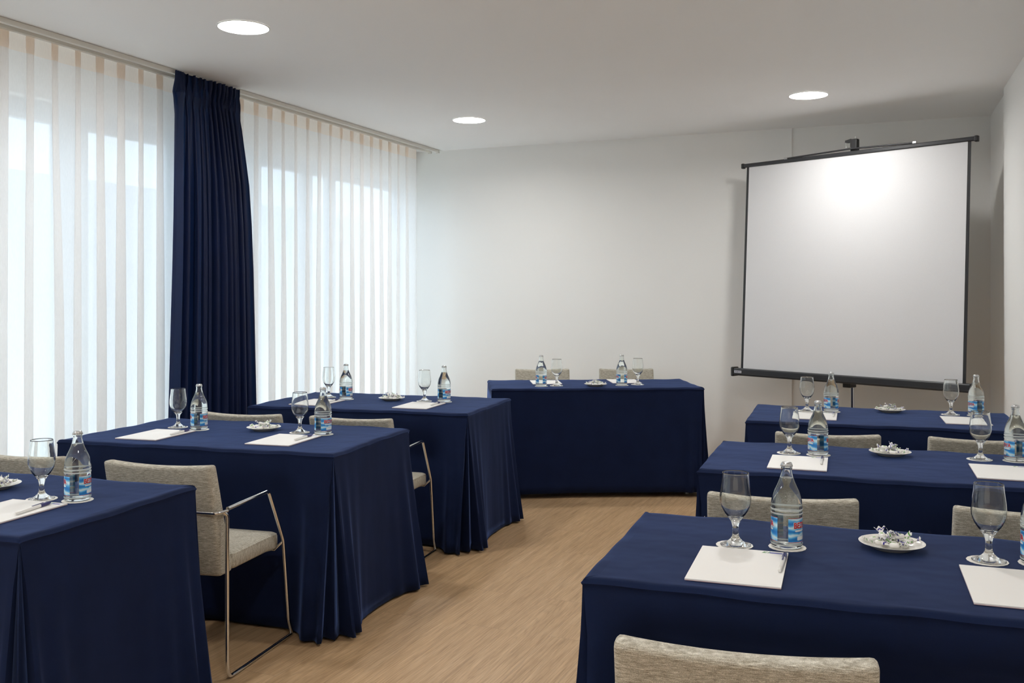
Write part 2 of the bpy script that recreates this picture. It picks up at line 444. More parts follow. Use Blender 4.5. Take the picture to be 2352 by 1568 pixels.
sheer(4.70, 7.55, 'sheer_curtain', 'white sheer pleated curtain hanging between the navy drape and the end wall', seed=9)

def drape():
    root = empty('drape_curtain', (-3.97, 4.67, 0), 0, 'navy blue floor-length drape gathered between the two white sheers', 'curtain')
    zs = [ZC-.012, ZC-.06, ZC-.11, ZC-.135, ZC-.17, 2.45, 2.3, 2.1, 1.85, 1.55, 1.25, .95, .65, .35, .015]
    rnd = random.Random(4); N = 560
    # fold centres: broad flat return at the near edge, then packed folds
    cuts = [0, .19, .27, .38, .44, .53, .58, .67, .72, .80, .85, .93, 1.0]
    amps = [rnd.uniform(.45, 1.45) for _ in cuts]
    offs = [rnd.uniform(-.03, .03) for _ in cuts]
    verts = []
    for z in zs:
        h = smooth((ZC-.14-z)/1.0); hb = (ZC-z)/ZC
        yl = -.29 - .02*smooth(hb*1.3) - .07*hb**1.2; yr = .285 + .05*smooth((ZC-.15-z)/.5) + .095*hb
        pinch = math.exp(-((z-(ZC-.135))/.05)**2)
        for i in range(N+1):
            s = i/N; k = 0
            while k < len(cuts)-2 and s > cuts[k+1]: k += 1
            u = (s-cuts[k])/(cuts[k+1]-cuts[k])
            A = (.020 + .040*h)*(amps[k]*(1-u)+amps[k+1]*u)
            x = A*math.cos(2*PI*u) + offs[k]*h*math.sin(PI*u)*1.5
            if k == 0: x = A*(.9 if u < .5 else math.cos(2*PI*(u-.5)*1.0)*.9) * (1 if u > .06 else .5+u*8)
            dy = -(.016+.010*h)*math.sin(2*PI*u) if k else 0
            y = yl + (yr-yl)*s + dy
            x += -.018*pinch*(1 if math.cos(2*PI*u) > 0 else -.6)
            if z > ZC-.12: x += .005*math.sin(s*2*PI*31)
            verts.append((x, y, z))
    row = N+1
    def part(nm, r0, r1):
        a, c = r0*row, (r1+1)*row
        f = [(r*row+i-a, r*row+i+1-a, (r+1)*row+i+1-a, (r+1)*row+i-a) for r in range(r0, r1) for i in range(N)]
        o = rawobj(nm, verts[a:c], f, M['drape'], root); return o
    part('heading', 0, 3); part('panel', 3, len(zs)-1)
drape()

# ================================================================== ceiling lamps
def make_lamp():
    r = empty('recessed_downlight', (0, 0, ZC), 0, '', 'ceiling light', 'round recessed ceiling lamps')
    b = BM(); prof = [(.121, -.001), (.129, -.001), (.130, -.003), (.128, -.005), (.122, -.0045), (.121, -.001)]
    lathe(b, prof, 56, False, False); obj('trim_ring', b, M['trimring'], r, True, 40)
    b = BM(); lathe(b, [(0, -.0045), (.1208, -.0045), (.1208, -.001), (0, -.001)], 56, False, False); obj('diffuser', b, M['emit'], r)
    L = bpy.data.lights.new('lamp_light', 'AREA'); L.shape = 'DISK'; L.size = .225; L.energy = LAMP_W; L.spread = math.radians(165); L.color = (1.0, .985, .96)
    lo = bpy.data.objects.new('lamp_light', L); link(lo, r); lo.location = (0, 0, -.012)
    return r
L0 = make_lamp()
lamps = [(-3.045, 3.84, 'round lit ceiling lamp nearest the navy drape'),
         (-3.09, 6.55, 'round lit ceiling lamp at the far end, above the head table'),
         (-.626, 6.60, 'round lit ceiling lamp in front of the projection screen'),
         (-.63, 3.84, 'round lit ceiling lamp above the middle right table'),
         (-3.045, 1.12, 'round lit ceiling lamp left of the camera'), (-.63, 1.12, 'round lit ceiling lamp above the camera'),
         (-3.045, -1.6, 'round lit ceiling lamp behind the camera on the window side'), (-.63, -1.6, 'round lit ceiling lamp behind the camera on the wall side')]
for i, (x, y, lb) in enumerate(lamps):
    if i == 0: L0.location = (x, y, ZC); L0['label'] = lb
    else: dup(L0, (x, y, ZC), 0, lb, None)

# ================================================================== tables and cloths
HT = .752
def make_table(L, Wd, loc, rz, label):
    r = empty('folding_table', loc, rz, label, 'table', 'tables under navy cloths')
    b = BM(); box(b, .012, L-.012, .012, Wd-.012, HT-.030, HT-.006, .003); obj('tabletop', b, M['tabletop'], r)
    for sx in (.09, L-.09):
        for sy in (.08, Wd-.08):
            b = BM(); lathe(b, [(.016, 0), (.016, HT-.031)], 16, cx=sx, cy=sy); obj('leg', b, M['steel'], r, True, 40)
    return r
def make_cloth(L, Wd, loc, rz, label, flare=(.07, .10, .10, .07), hem=.012, push=(), base=.012, seed=1, cat='tablecloth'):
    """corners: 0 front-left, 1 front-right, 2 back-right, 3 back-left"""
    rnd = random.Random(seed)
    C = [Vector((0, 0)), Vector((L, 0)), Vector((L, Wd)), Vector((0, Wd))]
    Nn = [Vector((0, -1)), Vector((1, 0)), Vector((0, 1)), Vector((-1, 0))]
    # (inset, z) of the edge roll, then the skirt
    lev = [(-.030, HT-.0002, 0), (-.012, HT, 0), (-.005, HT-.001, 0), (-.001, HT-.004, 0), (.002, HT-.009, 0), (.0055, HT-.012, 0), (.0015, HT-.017, 0), (.0015, HT-.03, .02)]
    for k in range(1, 15):
        t = k/14; lev.append((.002, HT-.03-(HT-.03-hem)*t, t))
    fold_ph = [rnd.uniform(0, 6) for _ in range(8)]; fold_w = [rnd.uniform(.085, .125) for _ in range(8)]
    lw = [rnd.uniform(0, 6) for _ in range(4)]
    rings = []
    for (ins, z, t) in lev:
        ring = []
        for sd in range(4):
            A, B = C[sd], C[(sd+1) % 4]; Ld = (B-A).length; dr = (B-A)/Ld; nn = Nn[sd]
            fa, fb = flare[sd], flare[(sd+1) % 4]
            ss = []; s = 0
            while s < .30: ss.append(s); s += .012
            m = int((Ld-.6)/.03); ss += [.30+(Ld-.6)*j/m for j in range(m)]
            ss += [Ld-q for q in reversed([x for x in ss if x <= .30])]
            for s in ss:
                da, db = s, Ld-s
                near, fl, fi = (da, fa, 2*sd) if da < db else (db, fb, 2*sd+1)
                g = t**1.2
                o = ins + base*t + fl*g*math.exp(-(near/.20)**2)*.75
                amp = .022*min(1, fl/.06) if fl > 0 else .004
                o += amp*g*math.cos(2*PI*near/fold_w[fi]+.4)*math.exp(-(near/.15)**2)*(1 if near > .0 else 0)
                o += .006*t*math.sin(s*7+lw[sd]) + .003*t*math.sin(s*19+lw[sd]*2)
                # side ends part at the inverted corner pleat
                gap = (.010*min(t*8, 1)+.035*t)*math.exp(-(near/.10)**2)*min(1, fl/.05)
                sh = (-gap if da >= db else gap) + (fb if db < da else -fa)*.35*g*math.exp(-(near/.10)**2)
                for (pc, hw, dep) in (push if sd == 0 else ()):
                    q = smooth(1-abs(s-pc)/hw*1.0) if abs(s-pc) < hw else 0
                    q = smooth(min(1, (1-abs(s-pc)/hw)*2.2)) if abs(s-pc) < hw else 0
                    o -= dep*q*smooth((HT-.05-z)/.22)
                sq = s if ins >= 0 else -ins + s*(Ld+2*ins)/Ld
                p = A + dr*(sq+sh) + nn*o
                dz = .0016*math.sin(s*11+lw[sd]) + .0012*math.sin(s*29+sd) if t == 0 and ins > -.02 else 0
                ring.append((p.x, p.y, z+dz - (.0 if t < 1 else 0)))
            # pleat inside the corner at B
            K = B; nb = Nn[(sd+1) % 4]; dep = (.004 + .055*t)*min(1, fb/.05)
            out = ins + base*t + fb*.45*t
            gi = .012*t
            for (al, be) in ((-dep*.55, -dep*1.0), (-dep*.1+gi, -dep*.75), (out*.55, out*.55 - dep*.15), (-dep*.75, -dep*.1+gi), (-dep*1.0, -dep*.55)):
                # al: along own normal, be: along next side's normal
                if t == 0: al = be = (ins if ins < 0 else ins*.7)
                p = K + nn*al + nb*be
                ring.append((p.x, p.y, z))
        rings.append(ring)
    n = len(rings[0]); verts = [v for r in rings for v in r]; faces = []
    for k in range(len(rings)-1):
        for i in range(n):
            j = (i+1) % n; faces.append((k*n+i, k*n+j, (k+1)*n+j, (k+1)*n+i))
    faces.append(tuple(range(n)))
    o = rawobj('tablecloth', verts, faces, M['cloth'], None, True, 65, True)
    md = o.modifiers.new('hem_thickness', 'SOLIDIFY'); md.thickness = .0012; md.offset = -1
    o.location = loc; o.rotation_euler = (0, 0, rz)
    return tag(o, label, cat, 'navy tablecloths')
D = math.radians
def fr(FRx, FRy, L, deg):      # front-left corner from the front-right one
    return (FRx-L*math.cos(D(deg)), FRy-L*math.sin(D(deg)), 0)
TB = {}
def table(key, loc, L, Wd, deg, where, cdesc, **kw):
    TB[key] = (loc, deg)
    make_table(L-.02, Wd-.02, (loc[0]+.01*math.cos(D(deg))-.01*math.sin(D(deg)), loc[1]+.01*math.sin(D(deg))+.01*math.cos(D(deg)), 0), D(deg), 'folding table hidden under the navy cloth of the '+where)
    make_cloth(L, Wd, loc, D(deg), cdesc, **kw)
table('RF', (-.692, 2.077, 0), 1.33, .70, 3.3, 'front right table', 'navy cloth on the front right table, nearest the camera', push=((.40, .40, .17), (1.05, .40, .17)), flare=(.08, .03, .03, .05), seed=2)
table('RM', (-.728, 3.531, 0), 1.30, .73, 3.2, 'middle right table', 'navy cloth on the middle right table', flare=(.06, .02, .02, .05), push=((.36, .34, .05), (1.0, .34, .05)), seed=3)
table('RB', (-.780, 4.978, 0), 1.31, .76, 4.0, 'back right table', 'navy cloth on the back right table below the projection screen', flare=(.07, .02, .02, .05), push=((.42, .34, .05), (1.0, .34, .05)), seed=4)
table('LF', fr(-2.177, 1.827, 1.36, 4.5), 1.36, .74, 4.5, 'front left table', 'navy cloth on the front left table, cut by the left picture edge', flare=(.06, .08, .10, .06), seed=5)
table('LM', fr(-2.154, 3.279, 1.35, 6.3), 1.35, .79, 6.3, 'middle left table', 'navy cloth on the middle left table beside the empty armchair seat', flare=(.06, .09, .11, .05), push=((.94, .34, .07), (.30, .34, .07)), seed=6)
table('LB', fr(-2.212, 4.669, 1.35, 6.2), 1.35, .81, 6.2, 'back left table', 'navy cloth on the back left table, behind the middle left one', flare=(.05, .09, .10, .05), push=((.94, .34, .07), (.32, .34, .07)), seed=7)
table('PO', (-2.637, 5.953, 0), 1.47, .68, 26.5, 'head table', 'navy cloth on the head table facing the room by the end wall', flare=(.04, .05, .07, .04), hem=.035, seed=8)

# ================================================================== chairs
def make_chair():
    r = empty('armchair', (0, 0, 0), 0, '', 'chair', 'heather grey armchairs with chrome frames')
    hw = .222
    # backrest: rounded slab leaning back, slightly dished
    nx, nz = 18, 12; zl, zh = .375, .788
    def yb(z, front): 
        u = (z-zl)/(zh-zl)
        rear = -.245 - .075*u**1.15
        return rear + (.082-.030*u if front else 0)
    bm = BM(); grid = {}
    for side in (0, 1):
        for i in range(nx+1):
            for j in range(nz+1):
                x = -hw+2*hw*i/nx; z = zl+(zh-zl)*j/nz
                dz = -.010*(1-(x/hw)**2) if j == nz else 0
                y = yb(z, side) - .010*(1-(x/hw)**2)
                grid[(side, i, j)] = bm.verts.new((x, y, z+dz))
    for i in range(nx):
        for j in range(nz):
            bm.faces.new([grid[(0, i, j)], grid[(0, i+1, j)], grid[(0, i+1, j+1)], grid[(0, i, j+1)]])
            bm.faces.new([grid[(1, i, j)], grid[(1, i, j+1)], grid[(1, i+1, j+1)], grid[(1, i+1, j)]])
    rim = [(i, 0) for i in range(nx)] + [(nx, j) for j in range(nz)] + [(i, nz) for i in range(nx, 0, -1)] + [(0, j) for j in range(nz, 0, -1)]
    es = []
    for k, a in enumerate(rim):
        c = rim[(k+1) % len(rim)]
        bm.faces.new([grid[(0, *a)], grid[(1, *a)], grid[(1, *c)], grid[(0, *c)]])
    bm.edges.ensure_lookup_table()
    for e in bm.edges:
        v0, v1 = e.verts; lf = e.link_faces
        if len(lf) == 2 and lf[0].normal.angle(lf[1].normal, 0) > 0: pass
    bm.normal_update()
    es = [e for e in bm.edges if len(e.link_faces) == 2 and e.link_faces[0].normal.length > 0 and abs(e.link_faces[0].normal.dot(e.link_faces[1].normal)) < .6]
    bmesh.ops.bevel(bm, geom=es, offset=.014, segments=3, affect='EDGES', profile=.6)
    obj('backrest', bm, M['uph_back'], r, True, 50)
    # seat: slab with welt line
    bm = BM(); N = 16; y0, y1 = -.165, .185; Rr = []
    for (ins, z) in ((.012, .377), (.0, .388), (.0, .428), (.002, .431), (.0015, .4345), (.010, .4405), (.035, .4435), (.10, .4450), (.16, .4455)):
        ring = []
        def pt(x, y): 
            w = (y-y0)/(y1-y0); ring.append(bm.verts.new((x, y, z - (.012*max(0, w-.75)*4*(1 if z < .4 else .3)) )))
        xx = hw-ins; ya, yc = y0+ins*.6, y1-ins; cr = .03
        for k in range(N+1): pt(-xx+cr+(2*xx-2*cr)*k/N, ya)
        for k in range(1, 5): a = -PI/2+PI/2*k/5; pt(xx-cr+cr*math.cos(a), ya+cr+cr*math.sin(a))
        for k in range(N+1): pt(xx, ya+cr+(yc-ya-2*cr)*k/N)
        for k in range(1, 5): a = PI/2*k/5; pt(xx-cr+cr*math.cos(a), yc-cr+cr*math.sin(a))
        for k in range(N+1): pt(xx-cr-(2*xx-2*cr)*k/N, yc)
        for k in range(1, 5): a = PI/2+PI/2*k/5; pt(-xx+cr+cr*math.cos(a), yc-cr+cr*math.sin(a))
        for k in range(N+1): pt(-xx, yc-cr-(yc-ya-2*cr)*k/N)
        for k in range(1, 5): a = PI+PI/2*k/5; pt(-xx+cr+cr*math.cos(a), ya+cr+cr*math.sin(a))
        Rr.append(ring)
    for a, c in zip(Rr, Rr[1:]):
        for k in range(len(a)): q = (k+1) % len(a); bm.faces.new((a[k], a[q], c[q], c[k]))
    bm.faces.new(Rr[0]); bm.faces.new(Rr[-1])
    obj('seat', bm, M['uph_seat'], r, True, 50)
    # tubular frame, one loop per side
    rt = .0072; fx = .246
    for s in (-1, 1):
        p = [(s*(fx-.03), -.272, .612), (s*(fx-.002), -.262, .612), (s*fx, -.235, .622), (s*fx, .050, .630), (s*fx, .165, .415), (s*(fx+.004), .205, .075), (s*fx, .238, rt+.001), (s*fx, -.225, rt+.001), (s*fx, -.238, .05), (s*fx, -.238, .600), (s*(fx-.008), -.255, .614)]
        bm = BM(); tube(bm, rounded_path(p[2:7], .018), rt); obj('arm_tube', bm, M['chrome'], r, True, 60)
        bm = BM(); tube(bm, rounded_path([p[6], p[7], p[8], p[9], p[10]], .022), rt); obj('rear_leg', bm, M['chrome'], r, True, 60)
    bm = BM(); tube(bm, rounded_path([(-fx, -.236, .615), (-fx+.01, -.290, .615), (fx-.01, -.290, .615), (fx, -.236, .615)], .02), rt*.8); obj('back_bar', bm, M['chrome'], r, True, 60)
    bm = BM(); tube(bm, [(-fx, .166, .405), (-fx+.03, .150, .372), (fx-.03, .150, .372), (fx, .166, .405)], rt*.75); obj('seat_bar', bm, M['chrome'], r, True, 60)
    return r
CH = make_chair()
chairs = [
 ((-2.557, 2.995), 7.0, 'grey armchair with its right arm and seat in view, at the middle left table'),
 ((-3.20, 2.93), 6.5, 'grey armchair back cut by the left picture edge, at the middle left table'),
 ((-3.225, 4.29), 8, 'grey armchair with only its back top showing, left at the back left table'),
 ((-2.605, 4.365), 6, 'grey armchair with chrome arm and seat edge showing, right at the back left table'),
 ((-.403, 3.285), 8, 'grey armchair on the aisle side of the middle right table'),
 ((.305, 3.355), 6, 'grey armchair on the wall side of the middle right table'),
 ((-.384, 4.705), 9, 'grey armchair on the aisle side of the back right table'),
 ((.25, 4.80), 8, 'grey armchair on the wall side of the back right table'),
 ((-.307, 1.965), 7.6, 'grey armchair nearest the camera, its back filling the bottom edge'),
 ((-2.66, 7.05), 206, 'grey armchair behind the left half of the head table'),
 ((-2.045, 7.33), 203, 'grey armchair behind the right half of the head table')]
for i, ((x, y), a, lb) in enumerate(chairs):
    if i == 0: CH.location = (x, y, 0); CH.rotation_euler = (0, 0, D(a)); CH['label'] = lb
    else: dup(CH, (x, y, 0), D(a), lb, None)

# ================================================================== tableware prototypes
def make_goblet():
    out = [(0, .0012), (.0365, .0012), (.0385, .0022), (.0388, .0034), (.036, .0046), (.028, .0072), (.019, .0120), (.0120, .0190), (.0086, .0265), (.0073, .0370), (.0076, .0480), (.0092, .0550), (.0125, .0640), (.0185, .0735), (.0255, .0820), (.0310, .0905), (.0360, .1010), (.0390, .1120), (.0400, .1240), (.0393, .1370), (.0372, .1540), (.0349, .1710), (.0336, .1860), (.0333, .1880)]
    inn = [(.0325, .1887), (.0319, .1878), (.0322, .1860), (.0336, .1710), (.0359, .1540), (.0380, .1370), (.0387, .1240), (.0377, .1120), (.0347, .1015), (.0296, .0920), (.0235, .0835), (.0160, .0760), (.0080, .0715), (0, .0702)]
    b = BM(); lathe(b, out+inn, 56, False, False); return obj('water_goblet', b, M['glass'], None, True)
def make_bottle():
    r = empty('water_bottle', (0, 0, 0), 0, '', 'bottle', 'clear glass water bottles')
    z0 = .0012
    prof = [(0, .0045), (.018, .0030), (.030, .0008), (.0345, .0005), (.0375, .0025), (.0390, .0070), (.0391, .0135), (.0386, .0165), (.0386, .0830), (.0392, .0860), (.0394, .0890), (.0388, .0920), (.0388, .0960), (.0394, .0990), (.0391, .1040), (.0386, .1120), (.0372, .1220), (.0346, .1330), (.0305, .1440), (.0255, .1545), (.0208, .1650), (.0172, .1760), (.0152, .1840), (.0136, .1920), (.0130, .1975), (.0131, .1985), (.0140, .2000), (.0141, .2035), (.0132, .2050), (.0128, .2140)]
    inner = [(max(rr-.0022, 0) if z > .01 else max(rr-.006, 0), z) for rr, z in prof[6:-1]]
    inn = [(.0105, .2140)] + [(rr, z) for rr, z in reversed(inner)] + [(.0335, .0100), (.024, .0090), (0, .0105)]
    b = BM(); lathe(b, [(rr, z+z0) for rr, z in prof+inn], 56, False, False); obj('glass_body', b, M['bglass'], r, True, 55)
    wl = [(rr+.0003, z) for rr, z in inner if z < .176] + [(.0150, .1765), (0, .1762)]
    wp = [(0, .0102), (.024, .0087), (.0337, .0098)] + wl
    b = BM(); lathe(b, [(rr, z+z0) for rr, z in wp], 56, False, False); obj('water', b, M['water'], r, True, 55)
    # crown cap with fluted skirt
    b = BM(); n = 63; rg = []
    for (rr, z, fl) in ((0, .2168, 0), (.009, .2166, 0), (.0122, .2155, 0), (.0135, .2130, .0002), (.0142, .2095, .0006), (.0149, .2060, .0010), (.0146, .2056, .0010), (.0138, .2090, .0004)):
        rg.append([b.verts.new(((rr+fl*math.cos(21*2*PI*i/n))*math.cos(2*PI*i/n), (rr+fl*math.cos(21*2*PI*i/n))*math.sin(2*PI*i/n), z+z0)) for i in range(n)] if rr else [b.verts.new((0, 0, z+z0))])
    for a, c in zip(rg, rg[1:]):
        for i in range(n):
            j = (i+1) % n
            if len(a) == 1: b.faces.new((a[0], c[i], c[j]))
            else: b.faces.new((a[i], a[j], c[j], c[i]))
    obj('cap', b, M['steel'], r, True, 50)
    def band(z, h, nm='frosted_band'):
        b = BM(); lathe(b, [(.03955, z-h/2+z0), (.0399, z+z0), (.03955, z+h/2+z0)], 56, False, False); obj(nm, b, M['frost'], r, True)
    band(.0990, .0038); band(.0890, .0038); band(.0110, .0045)
    # labels; text() meshes bent round the body
    def textmesh(s, size, off):
        cu = bpy.data.curves.new('t', 'FONT'); cu.body = s; cu.size = size; cu.offset = off; cu.align_x = 'CENTER'
        to = bpy.data.objects.new('t', cu); COL.objects.link(to)
        dg = bpy.context.evaluated_depsgraph_get(); me = bpy.data.meshes.new_from_object(to.evaluated_get(dg))
        bpy.data.objects.remove(to); bmx = bmesh.new(); bmx.from_mesh(me); bpy.data.meshes.remove(me); return bmx
    Rl = .0389
    def strip(a0, a1, za, zb, rr, m, nm, parent, uv=False, corner=0):
        n = 30; vs = []; fs = []
        for i in range(n+1):
            a = a0+(a1-a0)*i/n
            e = 0
            if corner:
                dd = min(i, n-i)/n*(a1-a0)*rr
                if dd < corner: e = corner-math.sqrt(max(0, corner**2-(corner-dd)**2))
            vs += [(rr*math.cos(a), rr*math.sin(a), za+e+z0), (rr*math.cos(a), rr*math.sin(a), zb-e+z0)]
        for i in range(n): fs.append((2*i, 2*i+2, 2*i+3, 2*i+1))
        o = rawobj(nm, vs, fs, m, parent)
        if uv:
            uvl = o.data.uv_layers.new(name='UVMap')
            for lp in o.data.loops:
                k = lp.vertex_index; uvl.data[lp.index].uv = ((k//2)/n*2.2, (k % 2)*1.4)
        return o
    for s in (0, 1):
        c = s*PI; h = D(69.5)
        lb = strip(c-h, c+h, .0200, .0785, Rl, M['label'], 'label', r, True)
        for (za, zb) in ((.0186, .0194), (.0792, .0800)): strip(c-h*1.0, c+h*1.0, za, zb, Rl+.0001, M['red'], 'label_line', lb)
        strip(c-D(34), c+D(20), .0235, .0335, Rl+.0003, M['white'], 'white_patch', lb, corner=.002)
        strip(c-D(44), c+D(46), .0455, .0500, Rl+.0002, M['white'], 'white_patch', lb, corner=.002)
        for (off, dr_, m, nm) in ((.0016, .0004, 'white', 'lettering_outline'), (.00055, .0008, 'red', 'lettering')):
            bt = textmesh('BEZOYA', .0192, off)
            for v in bt.verts:
                a = c + (v.co.x*.92)/Rl
                zz = .0545 + v.co.y*1.04
                v.co = Vector(((Rl+dr_)*math.cos(a), (Rl+dr_)*math.sin(a), zz+z0))
            obj(nm, bt, M[m], lb)
    return r
def make_coaster():
    b = BM(); n = 96; rg = []
    for (rr, z) in ((0, .0011), (.040, .0011), (.0465, .0011), (.0467, .0006), (.0465, .0001), (0, .0001)):
        rg.append([b.verts.new(((rr+((.0005)*math.cos(18*2*PI*i/n) if rr > .045 else 0))*math.cos(2*PI*i/n), (rr+((.0005)*math.cos(18*2*PI*i/n) if rr > .045 else 0))*math.sin(2*PI*i/n), z)) for i in range(n)] if rr else [b.verts.new((0, 0, z))])
    for a, c in zip(rg, rg[1:]):
        for i in range(n):
            j = (i+1) % n
            if len(a) == 1: b.faces.new((a[0], c[i], c[j]))
            elif len(c) == 1: b.faces.new((a[i], c[0], a[j]))
            else: b.faces.new((a[i], a[j], c[j], c[i]))
    return obj('paper_coaster', b, M['coaster'])
def make_plate():
    b = BM(); lathe(b, [(0, .0065), (.040, .0065), (.050, .0080), (.066, .0140), (.0785, .0183), (.0800, .0180), (.0790, .0168), (.066, .0115), (.052, .0052), (.046, .0010), (.043, .0005), (.040, .0035), (0, .0035)], 72, False, False)
    return obj('saucer_plate', b, M['porcelain'], None, True, 60)
def make_pad():
    # origin at the near-left corner, x across, y away from the sitter
    r = empty('note_pad', (0, 0, 0), 0, '', 'note pad', 'white note pads')
    b = BM(); box(b, 0, .211, 0, .297, .0016, .0042); obj('sheets', b, M['paper'], r)
    b = BM(); box(b, 0, .211, 0, .297, 0, .0016); obj('backing_card', b, M['pink'], r)
    b = BM()
    for pts in ([(.148, .2765), (.154, .2905), (.1625, .2905), (.161, .2860), (.156, .2860), (.1555, .2810), (.160, .2810), (.159, .2765)], [(.161, .2765), (.1665, .2905), (.1695, .2905), (.164, .2765)]):
        b.faces.new([b.verts.new((x, y, .00435)) for x, y in pts])
    obj('printed_logo', b, M['green'], r)
    b = BM(); b.faces.new([b.verts.new((x, y, .00435)) for x, y in ((.166, .2765), (.197, .2765), (.1985, .2865), (.168, .2865))]); obj('printed_bar', b, M['violet'], r)
    b = BM(); b.faces.new([b.verts.new((x, y, .00432)) for x, y in ((.105, .010), (.190, .010), (.190, .0108), (.105, .0108))]); obj('printed_line', b, M['faint'], r)
    return r
def make_pen():
    # along +y, cap end at +y; origin at centre on the paper
    r = empty('ballpoint_pen', (0, 0, 0), 0, '', 'pen', 'white and navy pens')
    def cyl(nm, prof, m):
        b = BM(); n = 18; rg = [[b.verts.new((rr*math.cos(2*PI*i/n), y, .0056+rr*math.sin(2*PI*i/n))) for i in range(n)] for rr, y in prof]
        for a, c in zip(rg, rg[1:]):
            for i in range(n): b.faces.new((a[i], a[(i+1) % n], c[(i+1) % n], c[i]))
        b.faces.new(rg[0]); b.faces.new(rg[-1]); return obj(nm, b, m, r, True, 50)
    cyl('barrel', [(.0030, -.078), (.0042, -.074), (.0048, -.060), (.0052, -.02), (.0052, .030)], M['pen_white'])
    cyl('grip', [(.0053, .0302), (.0056, .033), (.0056, .060), (.0048, .072), (.0030, .077)], M['pen_navy'])
    b = BM(); box(b, -.0018, .0018, -.005, .045, .0116, .0128, .0004); box(b, -.0018, .0018, .040, .045, .0100, .0118); obj('clip', b, M['pen_navy'], r)
    return r
def make_candy(m):
    b = BM(); prof = [(-.0125, .0026), (-.0110, .0050), (-.0085, .0066), (-.005, .0072), (0, .0074), (.005, .0072), (.0085, .0066), (.0110, .0050), (.0125, .0026)]
    n = 14; rg = [[b.verts.new((x, rr*1.15*math.cos(2*PI*i/n), .0078+rr*.92*math.sin(2*PI*i/n))) for i in range(n)] for x, rr in prof]
    for a, c in zip(rg, rg[1:]):
        for i in range(n): b.faces.new((a[i], a[(i+1) % n], c[(i+1) % n], c[i]))
    b.faces.new(rg[0]); b.faces.new(rg[-1])
    r = obj('wrapped_sweet', b, m, None, True, 60)
    for s in (-1, 1):
        vs = []; fs = []; rows = 5; cols = 12
        for j in range(rows):
            u = j/(rows-1)
            for i in range(cols+1):
                w = i/cols*2-1
                vs.append((s*(.0115+.0185*u - .003*abs(w)*u), w*(.0020+.0125*u), .0078+(.0004+.0030*u)*math.sin(w*7+s)+.0075*u**1.3))
        for j in range(rows-1):
            for i in range(cols): a = j*(cols+1)+i; fs.append((a, a+1, a+cols+2, a+cols+1))
        o = rawobj('twist_end', vs, fs, m, r, True)
        md = o.modifiers.new('film', 'SOLIDIFY'); md.thickness = .0003
    return tag(r, '', 'sweet', 'wrapped sweets')
GOB = make_goblet(); tag(GOB, '', 'glass', 'stemmed water goblets')
BOT = make_bottle(); COA = make_coaster(); tag(COA, '', 'coaster', 'scalloped paper coasters')
PLA = make_plate(); tag(PLA, '', 'plate', 'white plates of sweets')
PAD = make_pad(); PEN = make_pen(); CAG = make_candy(M['candy_g']); CAB = make_candy(M['candy_b'])
used = set()
def put(proto, x, y, z, rz, label, tilt=None, scale=None):
    if proto.name not in used:
        used.add(proto.name); o = proto; o.location = (x, y, z); o.rotation_euler = (0, 0, rz); o['label'] = label
    else: o = dup(proto, (x, y, z), rz, label, None)
    if tilt: o.rotation_euler = (tilt[0], tilt[1], rz)
    return o
ZT = HT + .0012
PAD_H = .0044
def view_dir(x, y): return math.atan2(-y, -x)          # direction from the item to the aisle camera side, sets how bottles were turned
# setting = goblet, bottle, coaster offsets, bottle turn; pads = near-left corner + angle; pens = centre + angle
names = {'RF': 'the front right table', 'RM': 'the middle right table', 'RB': 'the back right table', 'LF': 'the front left table', 'LM': 'the middle left table', 'LB': 'the back left table', 'PO': 'the head table'}
S = {
 'RF': dict(g=[(-.416, 2.488), (.175, 2.578)], b=[(-.293, 2.525, 0), (.284, 2.600, 0)], p=(-.044, 2.609), pads=[(-.472, 2.141, 3.6), (.122, 2.205, 3.0)], pens=[(-.281, 2.342, 2)]),
 'RM': dict(g=[(-.455, 4.017), (.252, 4.147)], b=[(-.344, 4.018, 30), (.375, 4.166, 32)], p=(-.076, 4.112), pads=[(-.492, 3.630, 3.5), (.216, 3.712, 2.5)], pens=[(-.314, 3.835, 3), (.400, 3.930, 3)]),
 'RB': dict(g=[(-.530, 5.509), (.200, 5.628)], b=[(-.403, 5.519, 29), (.322, 5.639, 43)], p=(-.104, 5.617), pads=[(-.560, 5.122, 3), (.163, 5.215, 4)], pens=[(-.376, 5.320, 3), (.344, 5.43, 3)]),
 'LF': dict(g=[(-2.529, 2.203)], b=[(-2.416, 2.239, 0)], p=(-2.807, 2.260), pads=[(-2.572, 1.860, 5)], pens=[(-2.411, 2.070, 12)]),
 'LM': dict(g=[(-3.282, 3.647), (-2.633, 3.729)], b=[(-3.137, 3.627, 0), (-2.502, 3.724, -20)], p=(-2.831, 3.719), pads=[(-3.280, 3.247, 7), (-2.645, 3.343, 7)], pens=[(-3.112, 3.470, 10), (-2.492, 3.555, 6)]),
 'LB': dict(g=[(-3.366, 5.073), (-2.709, 5.110)], b=[(-3.205, 5.020, -5), (-2.584, 5.125, -18)], p=(-2.913, 5.072), pads=[(-3.355, 4.640, 5), (-2.715, 4.728, 5.5)], pens=[(-3.190, 4.845, 8), (-2.551, 4.945, 7)]),
 'PO': dict(g=[(-2.304, 6.330), (-1.798, 6.632)], b=[(-2.393, 6.257, 10), (-1.890, 6.540, 22)], p=(-2.040, 6.400), pads=[(-2.490, 6.345, 26), (-1.985, 6.640, 26)], pens=[]),
}
def two(n, i): return ('left-hand', 'right-hand')[i] if n > 1 else 'right-hand'
